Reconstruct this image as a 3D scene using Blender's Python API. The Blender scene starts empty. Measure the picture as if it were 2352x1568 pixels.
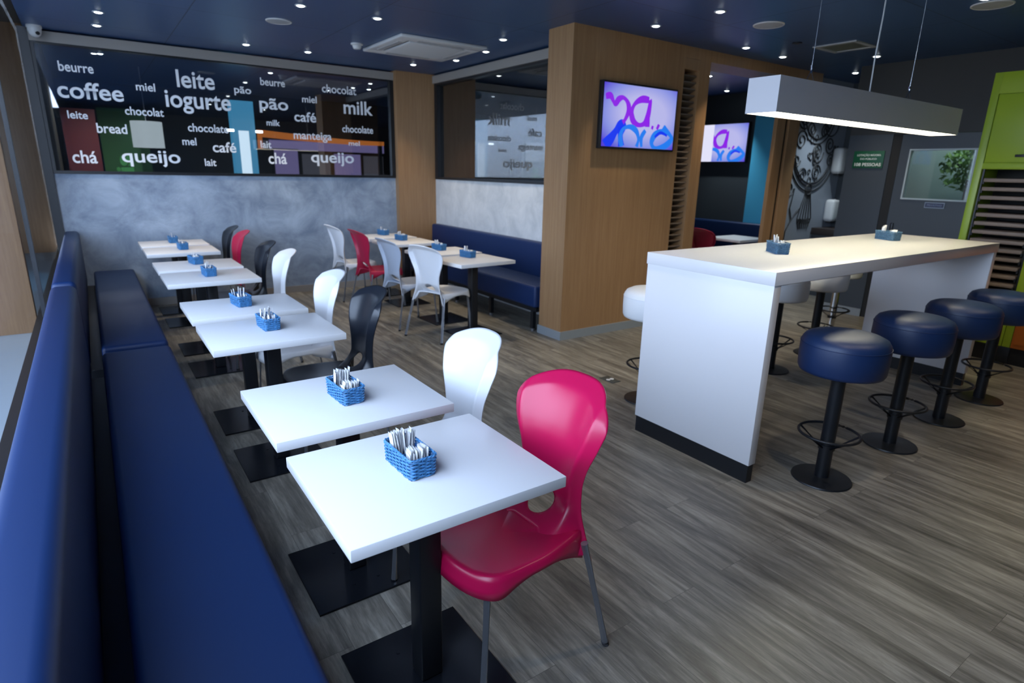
import bpy, bmesh, math, random
from mathutils import Vector, Matrix
random.seed(7)
S = bpy.context.scene
COL = S.collection
PI = math.pi
H = 2.8195      # ceiling
YB = 7.883      # back wall plane

# ------------------------------------------------------------------ materials
def new_mat(name):
    m = bpy.data.materials.new(name); m.use_nodes = True
    nt = m.node_tree
    b = nt.nodes['Principled BSDF']
    return m, nt, b
def mat(name, col, rough=.5, metal=0, spec=.5, coat=0, bump=None, vary=None):
    m, nt, b = new_mat(name)
    b.inputs['Base Color'].default_value = (*col, 1)
    b.inputs['Roughness'].default_value = rough
    b.inputs['Metallic'].default_value = metal
    b.inputs['Specular IOR Level'].default_value = spec
    b.inputs['Coat Weight'].default_value = coat
    tc = nt.nodes.new('ShaderNodeTexCoord')
    if vary:
        n = nt.nodes.new('ShaderNodeTexNoise'); n.inputs['Scale'].default_value = vary[0]; n.inputs['Detail'].default_value = 5
        nt.links.new(tc.outputs['Object'], n.inputs['Vector'])
        r = nt.nodes.new('ShaderNodeValToRGB')
        a = vary[1]
        r.color_ramp.elements[0].position = .3; r.color_ramp.elements[1].position = .7
        r.color_ramp.elements[0].color = (*[c*(1-a) for c in col], 1)
        r.color_ramp.elements[1].color = (*[min(1, c*(1+a)) for c in col], 1)
        nt.links.new(n.outputs['Fac'], r.inputs['Fac']); nt.links.new(r.outputs['Color'], b.inputs['Base Color'])
    if bump:
        n = nt.nodes.new('ShaderNodeTexNoise'); n.inputs['Scale'].default_value = bump[0]; n.inputs['Detail'].default_value = 6
        nt.links.new(tc.outputs['Object'], n.inputs['Vector'])
        bp = nt.nodes.new('ShaderNodeBump'); bp.inputs['Strength'].default_value = bump[1]; bp.inputs['Distance'].default_value = bump[2]
        nt.links.new(n.outputs['Fac'], bp.inputs['Height']); nt.links.new(bp.outputs['Normal'], b.inputs['Normal'])
    return m
def emis(name, col, s):
    m, nt, b = new_mat(name)
    b.inputs['Base Color'].default_value = (0, 0, 0, 1)
    b.inputs['Emission Color'].default_value = (*col, 1); b.inputs['Emission Strength'].default_value = s
    return m
def wood(name, c1, c2, grain=(26, 26, 1.1), rough=.45):
    m, nt, b = new_mat(name)
    tc = nt.nodes.new('ShaderNodeTexCoord'); mp = nt.nodes.new('ShaderNodeMapping'); mp.inputs['Scale'].default_value = grain
    geo = nt.nodes.new('ShaderNodeNewGeometry')
    nt.links.new(geo.outputs['Position'], mp.inputs['Vector'])
    n = nt.nodes.new('ShaderNodeTexNoise'); n.inputs['Scale'].default_value = 1.3; n.inputs['Detail'].default_value = 8; n.inputs['Roughness'].default_value = .65
    nt.links.new(mp.outputs['Vector'], n.inputs['Vector'])
    n2 = nt.nodes.new('ShaderNodeTexNoise'); n2.inputs['Scale'].default_value = 5; n2.inputs['Detail'].default_value = 8; n2.inputs['Roughness'].default_value = .8
    nt.links.new(mp.outputs['Vector'], n2.inputs['Vector'])
    mx = nt.nodes.new('ShaderNodeMix'); mx.data_type = 'FLOAT'; mx.inputs[0].default_value = .4
    nt.links.new(n.outputs['Fac'], mx.inputs[2]); nt.links.new(n2.outputs['Fac'], mx.inputs[3])
    r = nt.nodes.new('ShaderNodeValToRGB')
    r.color_ramp.elements[0].position = .35; r.color_ramp.elements[1].position = .66
    r.color_ramp.elements[0].color = (*c1, 1); r.color_ramp.elements[1].color = (*c2, 1)
    nt.links.new(mx.outputs[0], r.inputs['Fac']); nt.links.new(r.outputs['Color'], b.inputs['Base Color'])
    b.inputs['Roughness'].default_value = rough
    return m
def floor_mat():
    m, nt, b = new_mat('floor_vinyl_planks')
    L = nt.links
    geo = nt.nodes.new('ShaderNodeNewGeometry')
    mp = nt.nodes.new('ShaderNodeMapping'); mp.inputs['Rotation'].default_value = (0, 0, PI/2)
    L.new(geo.outputs['Position'], mp.inputs['Vector'])
    br = nt.nodes.new('ShaderNodeTexBrick'); br.offset = .37; br.inputs['Scale'].default_value = 1
    br.inputs['Brick Width'].default_value = 1.22; br.inputs['Row Height'].default_value = .178
    br.inputs['Mortar Size'].default_value = .0007; br.inputs['Mortar Smooth'].default_value = .2
    br.inputs['Color1'].default_value = (.0, .0, .0, 1); br.inputs['Color2'].default_value = (1, 1, 1, 1); br.inputs['Mortar'].default_value = (.5, .5, .5, 1)
    L.new(mp.outputs['Vector'], br.inputs['Vector'])
    # grain, stretched along the planks and shifted plank by plank
    sc = nt.nodes.new('ShaderNodeMapping'); sc.inputs['Scale'].default_value = (1.25, 12, 1)
    L.new(mp.outputs['Vector'], sc.inputs['Vector'])
    add = nt.nodes.new('ShaderNodeVectorMath'); add.operation = 'MULTIPLY_ADD'
    add.inputs[1].default_value = (7, 7, 7)
    L.new(br.outputs['Color'], add.inputs[0]); L.new(sc.outputs['Vector'], add.inputs[2])
    n1 = nt.nodes.new('ShaderNodeTexNoise'); n1.inputs['Scale'].default_value = 1.0; n1.inputs['Detail'].default_value = 9; n1.inputs['Roughness'].default_value = .66; n1.inputs['Distortion'].default_value = .7
    L.new(add.outputs[0], n1.inputs['Vector'])
    n2 = nt.nodes.new('ShaderNodeTexNoise'); n2.inputs['Scale'].default_value = 4.5; n2.inputs['Detail'].default_value = 6; n2.inputs['Roughness'].default_value = .7
    L.new(add.outputs[0], n2.inputs['Vector'])
    mx = nt.nodes.new('ShaderNodeMix'); mx.data_type = 'FLOAT'; mx.inputs[0].default_value = .35
    L.new(n1.outputs['Fac'], mx.inputs[2]); L.new(n2.outputs['Fac'], mx.inputs[3])
    r = nt.nodes.new('ShaderNodeValToRGB'); e = r.color_ramp.elements
    e[0].position = .33; e[0].color = (.050, .046, .040, 1)
    e[1].position = .68; e[1].color = (.40, .375, .32, 1)
    k = e.new(.47); k.color = (.145, .135, .115, 1)
    k = e.new(.56); k.color = (.245, .23, .197, 1)
    L.new(mx.outputs[0], r.inputs['Fac'])
    # per plank tone
    mm = nt.nodes.new('ShaderNodeMapRange'); mm.inputs['To Min'].default_value = .93; mm.inputs['To Max'].default_value = 1.07
    L.new(br.outputs['Color'], mm.inputs['Value'])
    mul = nt.nodes.new('ShaderNodeVectorMath'); mul.operation = 'MULTIPLY'
    L.new(r.outputs['Color'], mul.inputs[0]); L.new(mm.outputs['Result'], mul.inputs[1])
    mo = nt.nodes.new('ShaderNodeMix'); mo.data_type = 'RGBA'; mo.inputs[7].default_value = (.05, .047, .042, 1)
    L.new(br.outputs['Fac'], mo.inputs[0]); L.new(mul.outputs[0], mo.inputs[6])
    L.new(mo.outputs[2], b.inputs['Base Color'])
    rr = nt.nodes.new('ShaderNodeMapRange'); rr.inputs['To Min'].default_value = .34; rr.inputs['To Max'].default_value = .5
    L.new(mx.outputs[0], rr.inputs['Value']); L.new(rr.outputs['Result'], b.inputs['Roughness'])
    bp = nt.nodes.new('ShaderNodeBump'); bp.inputs['Strength'].default_value = .25; bp.inputs['Distance'].default_value = .002
    L.new(mx.outputs[0], bp.inputs['Height']); L.new(bp.outputs['Normal'], b.inputs['Normal'])
    return m
def concrete(name, c1, c2, s=1.3):
    m, nt, b = new_mat(name)
    geo = nt.nodes.new('ShaderNodeNewGeometry')
    n = nt.nodes.new('ShaderNodeTexNoise'); n.inputs['Scale'].default_value = s*2.2; n.inputs['Detail'].default_value = 9; n.inputs['Roughness'].default_value = .68; n.inputs['Distortion'].default_value = .6
    nt.links.new(geo.outputs['Position'], n.inputs['Vector'])
    r = nt.nodes.new('ShaderNodeValToRGB')
    r.color_ramp.elements[0].position = .36; r.color_ramp.elements[1].position = .66
    r.color_ramp.elements[0].color = (*c1, 1); r.color_ramp.elements[1].color = (*c2, 1)
    nt.links.new(n.outputs['Fac'], r.inputs['Fac']); nt.links.new(r.outputs['Color'], b.inputs['Base Color'])
    b.inputs['Roughness'].default_value = .55
    return m
def ceiling_mat():
    m, nt, b = new_mat('ceiling_navy_tiles')
    geo = nt.nodes.new('ShaderNodeNewGeometry')
    br = nt.nodes.new('ShaderNodeTexBrick'); br.offset = 0; br.inputs['Scale'].default_value = 1
    br.inputs['Brick Width'].default_value = 1.25; br.inputs['Row Height'].default_value = 1.25
    br.inputs['Mortar Size'].default_value = .005; br.inputs['Mortar Smooth'].default_value = .3
    br.inputs['Color1'].default_value = (.032, .078, .19, 1); br.inputs['Color2'].default_value = (.038, .090, .215, 1); br.inputs['Mortar'].default_value = (.010, .024, .06, 1)
    mp = nt.nodes.new('ShaderNodeMapping'); mp.inputs['Location'].default_value = (.35, .2, 0)
    nt.links.new(geo.outputs['Position'], mp.inputs['Vector']); nt.links.new(mp.outputs['Vector'], br.inputs['Vector'])
    nt.links.new(br.outputs['Color'], b.inputs['Base Color'])
    b.inputs['Roughness'].default_value = .38
    bp = nt.nodes.new('ShaderNodeBump'); bp.inputs['Strength'].default_value = .5; bp.inputs['Distance'].default_value = .004; bp.invert = True
    nt.links.new(br.outputs['Fac'], bp.inputs['Height']); nt.links.new(bp.outputs['Normal'], b.inputs['Normal'])
    return m
def glass(name, tint, refl=.1, ior=1.5, flat=False):
    m = bpy.data.materials.new(name); m.use_nodes = True; nt = m.node_tree; nt.nodes.clear()
    out = nt.nodes.new('ShaderNodeOutputMaterial'); mix = nt.nodes.new('ShaderNodeMixShader')
    tr = nt.nodes.new('ShaderNodeBsdfTransparent'); tr.inputs[0].default_value = (*tint, 1)
    gl = nt.nodes.new('ShaderNodeBsdfGlossy'); gl.inputs['Roughness'].default_value = .015; gl.inputs[0].default_value = (1, 1, 1, 1)
    fr = nt.nodes.new('ShaderNodeFresnel'); fr.inputs[0].default_value = ior
    ad = nt.nodes.new('ShaderNodeMath'); ad.operation = 'ADD'; ad.inputs[1].default_value = refl; ad.use_clamp = True
    
    if not flat: nt.links.new(fr.outputs[0], ad.inputs[0])
    else: ad.inputs[0].default_value = 0
    nt.links.new(ad.outputs[0], mix.inputs[0])
    nt.links.new(tr.outputs[0], mix.inputs[1]); nt.links.new(gl.outputs[0], mix.inputs[2]); nt.links.new(mix.outputs[0], out.inputs[0])
    return m

M = {}
M['floor'] = floor_mat()
M['ceil'] = ceiling_mat()
M['conc'] = concrete('bluish_concrete_plaster', (.19, .245, .33), (.38, .46, .56))
M['conc2'] = concrete('pale_concrete_plaster', (.50, .53, .55), (.66, .68, .69), 1.8)
M['wood'] = wood('oak_laminate', (.28, .150, .068), (.39, .232, .114))
M['wood2'] = wood('oak_cladding_outside', (.17, .095, .048), (.25, .150, .080))
M['taupe'] = mat('taupe_trim', (.30, .28, .26), .5)
M['black'] = mat('black_metal', (.012, .014, .018), .38, .2)
M['blackgl'] = mat('black_plate', (.010, .012, .017), .22, .3)
M['dark'] = mat('charcoal_wall', (.042, .050, .058), .55)
M['dark2'] = mat('charcoal_brown_wall', (.030, .030, .029), .6)
M['darkdoor'] = mat('charcoal_door', (.040, .050, .062), .45)
M['white'] = mat('white_laminate', (.80, .80, .81), .32)
M['whiteb'] = mat('white_bar_laminate', (.78, .77, .78), .3)
M['navy'] = mat('navy_leatherette', (.001, .019, .088), .5, coat=.0, bump=(260, .1, .0006))
M['navydark'] = mat('dark_navy_leatherette', (.005, .022, .082), .46, coat=.0, bump=(260, .1, .0006))
M['whiteleather'] = mat('white_leatherette', (.74, .75, .76), .42)
M['red'] = mat('raspberry_plastic', (.54, .006, .075), .30, spec=.55)
M['red2'] = mat('crimson_plastic', (.42, .012, .055), .38)
M['wplast'] = mat('white_plastic', (.80, .81, .84), .34)
M['wplast_shade'] = mat('white_plastic_in_shade', (.42, .47, .56), .36)  # white plastic toned grey-blue, its shade put into the colour
M['bplast'] = mat('black_plastic', (.012, .015, .022), .3)
M['alu'] = mat('satin_aluminium', (.42, .44, .48), .36, .85)
M['chrome'] = mat('chrome', (.75, .77, .8), .12, 1)
M['rubber'] = mat('rubber', (.02, .02, .022), .7)
M['wicker'] = mat('blue_wicker', (.06, .22, .46), .5, vary=(90, .45))
M['wickerin'] = mat('blue_wicker_shade_liner', (.02, .10, .30), .6)
M['wickerd'] = mat('grey_blue_wicker', (.08, .17, .27), .5, vary=(90, .4))
M['paper'] = mat('white_paper', (.86, .86, .86), .6)
M['paper2'] = mat('cream_paper', (.84, .81, .76), .6)
M['plastic_white'] = mat('off_white_plastic', (.62, .63, .63), .45)
M['plastic_grey'] = mat('grey_grille', (.40, .42, .43), .5)
M['lime'] = mat('lime_laminate', (.30, .43, .022), .38)
M['orange'] = mat('orange_laminate', (.50, .13, .018), .4)
M['tan'] = mat('taupe_shelf', (.24, .18, .145), .55)
M['seam'] = mat('dark_gap', (.01, .01, .01), .7)
M['sign'] = mat('green_sign', (.003, .085, .038), .5)
M['signtext'] = mat('sign_white', (.75, .8, .77), .5)
M['vinyl'] = mat('white_vinyl', (.86, .88, .9), .5)
M['glassback'] = glass('dark_tinted_glass', (.80, .84, .88), .13)
M['glassnook'] = glass('smoked_glass', (.55, .56, .58), .12)
M['glass'] = glass('clear_glass', (.97, .99, 1.0), .03, 1.5, True)
M['glassdoor'] = glass('door_glass', (.62, .68, .68), .0)
M['bluecol'] = mat('sky_blue_paint', (.09, .48, .74), .4)
M['spot'] = emis('downlight_glow', (.85, .95, 1), 14)
M['lampglow'] = emis('lamp_diffuser', (1.0, .92, .66), 18.0)
M['lampbody'] = mat('lamp_housing', (.62, .61, .64), .35)
M['outground'] = mat('outside_pale_paving', (.26, .30, .34), .6)
M['outwall'] = mat('outside_soffit', (.13, .115, .105), .7)
M['muralwall'] = mat('mural_grey', (.30, .34, .40), .55)
M['ink'] = mat('mural_ink', (.02, .022, .026), .6)
M['tile'] = mat('grey_skirting_tile', (.26, .29, .31), .4)
M['leaf'] = mat('leaf_green', (.28, .42, .16), .6, vary=(6, .5))
M['shopgreen'] = mat('shop_green', (.035, .13, .04), .5)
M['shopgreenl'] = mat('shop_green_letter', (.10, .42, .12), .5)
M['shopred'] = mat('shop_red', (.16, .03, .03), .5)
M['shoporange'] = emis('lit_orange_fascia', (1, .28, .05), .55)
M['lit_blue'] = emis('lit_blue_panel', (.10, .45, .75), .75)
M['lit_white'] = emis('lit_white_panel', (.75, .9, 1), 1.6)
M['drum'] = emis('drum_shade_glow', (.75, .84, .86), .8)
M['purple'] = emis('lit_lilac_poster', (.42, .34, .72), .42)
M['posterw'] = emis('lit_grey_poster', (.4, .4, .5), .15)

# ------------------------------------------------------------------ mesh helpers
def box(bm, x0, x1, y0, y1, z0, z1, bev=0, seg=2):
    r = bmesh.ops.create_cube(bm, size=1)
    vs = r['verts']
    for v in vs:
        v.co = Vector(((x0+x1)/2+v.co.x*(x1-x0), (y0+y1)/2+v.co.y*(y1-y0), (z0+z1)/2+v.co.z*(z1-z0)))
    if bev:
        es = set(e for v in vs for e in v.link_edges)
        bmesh.ops.bevel(bm, geom=list(es), offset=bev, segments=seg, profile=.5, affect='EDGES', clamp_overlap=True)
def frame_of(d):
    d = d.normalized()
    a = Vector((0, 0, 1)) if abs(d.z) < .95 else Vector((1, 0, 0))
    u = d.cross(a).normalized(); return u, u.cross(d).normalized()
def tube(bm, pts, rad, n=10, closed=False, cap=True):
    pts = [Vector(p) for p in pts]; k = len(pts)
    rr = rad if isinstance(rad, (list, tuple)) else [rad]*k
    rings = []; pu = None
    for i, p in enumerate(pts):
        if closed: d = pts[(i+1) % k]-pts[(i-1) % k]
        else: d = pts[min(i+1, k-1)]-pts[max(i-1, 0)]
        u, w = frame_of(d)
        if pu is not None:
            u = (pu-d.normalized()*pu.dot(d.normalized()))
            u = u.normalized() if u.length > 1e-6 else frame_of(d)[0]
            w = d.normalized().cross(u)
        pu = u
        rings.append([bm.verts.new(p+(u*math.cos(2*PI*j/n)+w*math.sin(2*PI*j/n))*rr[i]) for j in range(n)])
    for i in range(k if closed else k-1):
        a, b = rings[i], rings[(i+1) % k]
        for j in range(n): bm.faces.new((a[j], a[(j+1) % n], b[(j+1) % n], b[j]))
    if cap and not closed:
        bm.faces.new(rings[0][::-1]); bm.faces.new(rings[-1])
def lathe(bm, prof, n=48, c=(0, 0)):
    rings = []
    for r, z in prof:
        if r < 1e-6: rings.append([bm.verts.new((c[0], c[1], z))])
        else: rings.append([bm.verts.new((c[0]+r*math.cos(2*PI*j/n), c[1]+r*math.sin(2*PI*j/n), z)) for j in range(n)])
    for a, b in zip(rings, rings[1:]):
        for j in range(n):
            if len(a) == 1 and len(b) == 1: break
            if len(a) == 1: bm.faces.new((a[0], b[(j+1) % n], b[j]))
            elif len(b) == 1: bm.faces.new((a[j], a[(j+1) % n], b[0]))
            else: bm.faces.new((a[j], a[(j+1) % n], b[(j+1) % n], b[j]))
def build(name, fn, m, parent=None, smooth=False, loc=(0, 0, 0)):
    bm = bmesh.new(); fn(bm)
    bmesh.ops.recalc_face_normals(bm, faces=bm.faces[:])
    me = bpy.data.meshes.new(name); bm.to_mesh(me); bm.free()
    if smooth:
        me.shade_smooth()
        try: me.set_sharp_from_angle(angle=math.radians(smooth if smooth is not True else 38))
        except Exception: pass
    me.materials.append(m)
    o = bpy.data.objects.new(name, me); COL.objects.link(o); o.location = loc
    if parent: o.parent = parent
    return o
def bx(name, x0, x1, y0, y1, z0, z1, m, parent=None, bev=0.0, seg=2):
    return build(name, lambda bm: box(bm, x0, x1, y0, y1, z0, z1, bev, seg), m, parent, smooth=bool(bev))
def tag(o, label=None, cat=None, group=None, kind=None):
    if label: o['label'] = label
    if cat: o['category'] = cat
    if group: o['group'] = group
    if kind: o['kind'] = kind
    return o
def thing(name, loc, label, cat, rz=0, group=None):
    o = bpy.data.objects.new(name, None); COL.objects.link(o); o.location = loc; o.rotation_euler = (0, 0, rz)
    o.empty_display_size = .1
    return tag(o, label, cat, group)
def struct(name, x0, x1, y0, y1, z0, z1, m, bev=0):
    return tag(bx(name, x0, x1, y0, y1, z0, z1, m, None, bev), kind='structure')
def copy_tree(o, parent=None):
    c = o.copy(); COL.objects.link(c); c.parent = parent
    for ch in list(o.children): copy_tree(ch, c)
    return c
def put(o, loc, rz=0, label=None, group=None, mats=None):
    o.location = loc; o.rotation_euler = (0, 0, rz)
    if label: o['label'] = label
    if group: o['group'] = group
    return o
def text_mesh(txt, bold=0.0):
    cu = bpy.data.curves.new('lettering', 'FONT'); cu.body = txt; cu.size = 1; cu.offset = bold; cu.extrude = 0; cu.resolution_u = 6
    ob = bpy.data.objects.new('t', cu); COL.objects.link(ob)
    bpy.context.view_layer.update()
    me = bpy.data.meshes.new_from_object(ob.evaluated_get(bpy.context.evaluated_depsgraph_get()))
    bpy.data.objects.remove(ob); bpy.data.curves.remove(cu)
    return me
def lettering(txt, m, parent, origin, xdir, zdir, width, height, bold=.012, thick=.0015, name='lettering', baseline=True):
    """flat letters with a real (thin) thickness: origin = left end of the baseline"""
    me = text_mesh(txt, bold)
    xs = [v.co.x for v in me.vertices]; ys = [v.co.y for v in me.vertices]
    x0, x1 = min(xs), max(xs); y0 = 0 if baseline else min(ys); y1 = max(ys)
    X = Vector(xdir).normalized(); Z = Vector(zdir).normalized(); O = Vector(origin)
    for v in me.vertices:
        v.co = O+X*((v.co.x-x0)/(x1-x0)*width)+Z*((v.co.y-y0)/(y1-y0)*height)
    me.name = name; me.materials.clear(); me.materials.append(m)
    o = bpy.data.objects.new(name, me); COL.objects.link(o)
    if parent:
        o.parent = parent; o.matrix_parent_inverse = parent.matrix_world.inverted() if False else Matrix()
        for v in me.vertices: v.co -= parent.location
    return o

# ------------------------------------------------------------------ room shell
struct('floor', -.46, 10.2, -3.0, 12.5, -.12, 0, M['floor'])
struct('ceiling', -.29, 10.2, -3.0, 12.5, H, H+.9, M['ceil'])
# back wall below and above the lettered window
struct('wall_back', -.27, 4.25, YB, YB+.14, 0, 1.462, M['conc'])
struct('trim_1', -.27, 3.52, YB-.03, YB+.14, 2.705, 2.80, M['taupe'])
struct('baseboard_back', -.10, 3.52, YB-.012, YB, 0, .085, M['taupe'])
# wall of the seating nook
struct('wall_nook', 4.09, 4.22, 4.66, YB, 0, 1.455, M['conc2'])
struct('trim_2', 4.055, 4.22, 4.66, YB, 2.705, 2.80, M['taupe'])
# oak clad corner column and the big oak pillar with its header
struct('trim_3', 3.52, 4.09, YB-.10, YB+.14, 0, H, M['wood'])
struct('wall_pillar', 3.611, 5.069, 4.312, 4.659, 0.085, H, M['wood'])
struct('baseboard_pillar', 3.600, 5.080, 4.300, 4.670, 0, .085, M['tile'])
struct('trim_4', 5.069, 7.62, 4.312, 4.659, 2.712, H, M['wood'])
# louvred panel between the pillar and its post
lv = thing('louvre_panel', (5.18, 4.45, 0), 'tall oak panel of dark horizontal louvre slats beside the big oak pillar', 'panel')
def _louv(bm):
    z = .14
    while z < 2.56:
        r = bmesh.ops.create_cube(bm, size=1)
        for v in r['verts']:
            p = Vector((v.co.x*.225, v.co.y*.11, v.co.z*.014)); p.rotate(Matrix.Rotation(math.radians(-24), 3, 'X'))
            v.co = p+Vector((0, -.06, z))
        z += .0615
build('slats', _louv, mat('louvre_slat', (.15, .115, .09), .4), lv)
bx('panel_frame', -.112, .122, -.138, .20, 2.61, 2.71, M['wood'], lv)
bx('backing', -.112, .122, .06, .20, 0, 2.61, mat('louvre_backing', (.05, .035, .025), .6), lv)
bx('panel_post', .122, .288, -.138, .20, 0, 2.712, M['wood'], lv)
# right post of the opening
struct('trim_5', 6.79, 6.955, 4.312, 4.36, 0, 2.712, M['wood'])
struct('trim_6', 6.955, 7.035, 4.345, 4.40, 0, 2.712, M['seam'])
struct('trim_7', 7.035, 7.26, 4.312, 4.40, 0, 2.712, M['wood'])
# second dining room behind the opening
struct('wall_far_room', 8.47, 8.6, 5.70, 8.2, 0, H, M['dark'])
struct('wall_far_room_side', 4.22, 8.6, 8.1, 8.2, 0, H, M['dark2'])
struct('wall_far_room_blue', 8.40, 8.6, 4.70, 5.70, 0, H, M['bluecol'])
# washroom recess beside the right post, with the mural
mw = struct('wall_mural', 7.26, 8.66, 4.46, 4.66, 0, H, M['muralwall'])
struct('wall_recess_end', 8.66, 8.8, 3.68, 4.66, 0, H, M['dark'])
struct('wall_recess_side', 7.56, 8.66, 3.68, 3.765, 0, H, M['dark'])
# right wall with the charcoal door
struct('wall_right', 7.43, 7.56, -3.0, 2.40, 0, H, M['dark'])
struct('wall_right_upper', 7.425, 7.56, -3.0, 3.765, 2.075, H, M['dark2'])
struct('wall_right_far', 7.43, 7.56, 3.29, 3.765, 0, 2.075, M['darkdoor'])
struct('trim_8', 7.44, 7.54, 3.20, 3.29, 0, 2.075, M['seam'])
struct('baseboard_right', 7.415, 7.43, 3.29, 3.765, 0, .09, M['tile'])
# wall behind the camera: a plain wall with a wide shop window
struct('wall_front', -.46, 7.56, -3.1, -3.0, 0, H, mat('front_wall_paint', (.16, .17, .18), .6))

# charcoal door with its glazed light
d1 = struct('door_1', 7.445, 7.50, 2.42, 3.20, 0, 1.35, M['darkdoor'])
for i, (a, b_, c, d) in enumerate([(3.10, 3.20, 1.35, 2.07), (2.42, 2.47, 1.35, 2.07), (2.47, 3.10, 1.915, 2.07), (2.47, 3.10, 1.35, 1.385)]):
    bx('door_rail', 7.445, 7.50, a, b_, c, d, M['darkdoor'], d1)
def _fr(bm):
    for a, b_, c, d in [(2.47, 3.10, 1.385, 1.40), (2.47, 3.10, 1.90, 1.915), (2.47, 2.485, 1.4, 1.9), (3.085, 3.10, 1.4, 1.9)]:
        box(bm, 7.432, 7.502, a, b_, c, d)
build('window_frame', _fr, mat('door_window_frame', (.45, .52, .54), .4), d1)
bx('window_pane', 7.468, 7.474, 2.485, 3.085, 1.40, 1.90, M['glassdoor'], d1)
bx('door_handle', 7.42, 7.445, 3.12, 3.15, 1.02, 1.12, M['black'], d1, .004)
pl = tag(bx('door_plate', 7.436, 7.445, 2.66, 2.85, 1.305, 1.365, mat('plate_rim', (.25, .30, .38), .4), None), 'small dark blue plate with pale rim on the charcoal door below its window', 'sign')
bx('plate_face', 7.434, 7.437, 2.667, 2.843, 1.313, 1.357, mat('plate_blue', (.02, .03, .08), .4), pl)
lettering('PRIVATIVO', mat('plate_text', (.18, .22, .35), .5), pl, (7.4335, 2.825, 1.326), (0, -1, 0), (0, 0, 1), .14, .018, .01, .0005)
# room behind the door: pale wall and a leafy shrub by a window
tag(bx('wall_panel', 8.50, 8.52, 2.3, 3.66, 0, 2.5, mat('pale_green_wall', (.50, .60, .58), .6)), 'pale grey green wall panel seen through the charcoal door glass', 'panel')
struct('back_room_light_block', 7.56, 8.6, 2.1, 2.2, 0, H, M['dark2'])  # unseen wall added to cut the outside light here
l = bpy.data.lights.new('back_room_fill', 'POINT'); l.energy = 34; l.color = (.9, 1, .95); l.shadow_soft_size = .1  # fill light added to brighten the view through the door glass
o = bpy.data.objects.new('back_room_fill', l); COL.objects.link(o); o.location = (7.85, 2.75, 2.5)
gs = thing('shrub', (8.15, 2.74, 0), 'leafy green shrub seen through the right half of the door glass', 'plant')
def _leafy(bm):
    rnd = random.Random(3)
    for i in range(420):
        t = rnd.random()*2*PI; ph = rnd.random()*PI; R = .30*rnd.random()**.4
        c = Vector((R*math.cos(t)*math.sin(ph)*.3, R*1.1*math.sin(t)*math.sin(ph), 1.72+R*math.cos(ph)*.8))
        a = Vector((rnd.uniform(-1, 1), rnd.uniform(-1, 1), rnd.uniform(-1, 1))).normalized()*.045
        b_ = a.cross(Vector((rnd.random(), rnd.random(), rnd.random()))).normalized()*.018
        vs = [bm.verts.new(c+q) for q in (-a, b_, a, -b_)]
        bm.faces.new(vs)
build('foliage', _leafy, M['leaf'], gs)
build('stem', lambda bm: tube(bm, [(0, 0, .0), (0, 0, 1.6)], .02, 8), mat('stem_brown', (.1, .06, .03)), gs)

# green safety sign
sg = tag(bx('safety_sign', 7.418, 7.43, 3.345, 3.68, 1.712, 1.90, M['sign'], None, .002), 'green rectangular occupancy sign with white lettering on the charcoal wall', 'sign')
for txt, y, z, w, h in [('LOTAÇÃO MÁXIMA', 3.64, 1.845, .26, .026), ('DO PÚBLICO', 3.60, 1.805, .18, .022), ('108 PESSOAS', 3.655, 1.735, .29, .034)]:
    lettering(txt, M['signtext'], sg, (7.4172, y, z), (0, -1, 0), (0, 0, 1), w, h, .02, .0008)

# dispensers on the recess wall
for (z, h, lab) in [(1.82, .34, 'white rounded paper towel dispenser, the upper one beside the mural'), (1.16, .30, 'white rounded soap dispenser, the lower one beside the mural')]:
    t = thing('towel_dispenser' if z > 1.5 else 'soap_dispenser', (8.49, 4.455, z-h/2), lab, 'dispenser', PI/2)
    build('body', lambda bm: box(bm, -.14, 0, -.10, .10, 0, h, .045, 4), M['plastic_white'], t, smooth=True)
    build('spout', lambda bm: box(bm, -.10, -.03, -.05, .05, -.02, .01, .006), M['black'], t)
sk = thing('vanity_counter', (8.37, 4.12, 0), 'dark washroom counter with pale basin below the mural', 'counter')
bx('worktop', -.22, .26, -.26, .33, .84, .93, mat('counter_brown', (.035, .025, .022), .4), sk, .006)
bx('cabinet_body', -.18, .26, -.24, .33, 0, .84, M['dark'], sk)
build('basin', lambda bm: lathe(bm, [(0, .935), (.09, .94), (.13, .975), (.135, .985), (.12, .985), (.08, .955), (0, .95)], 32, (.08, -.02)), mat('basin_aqua', (.35, .55, .55), .2), sk, smooth=True)

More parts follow.
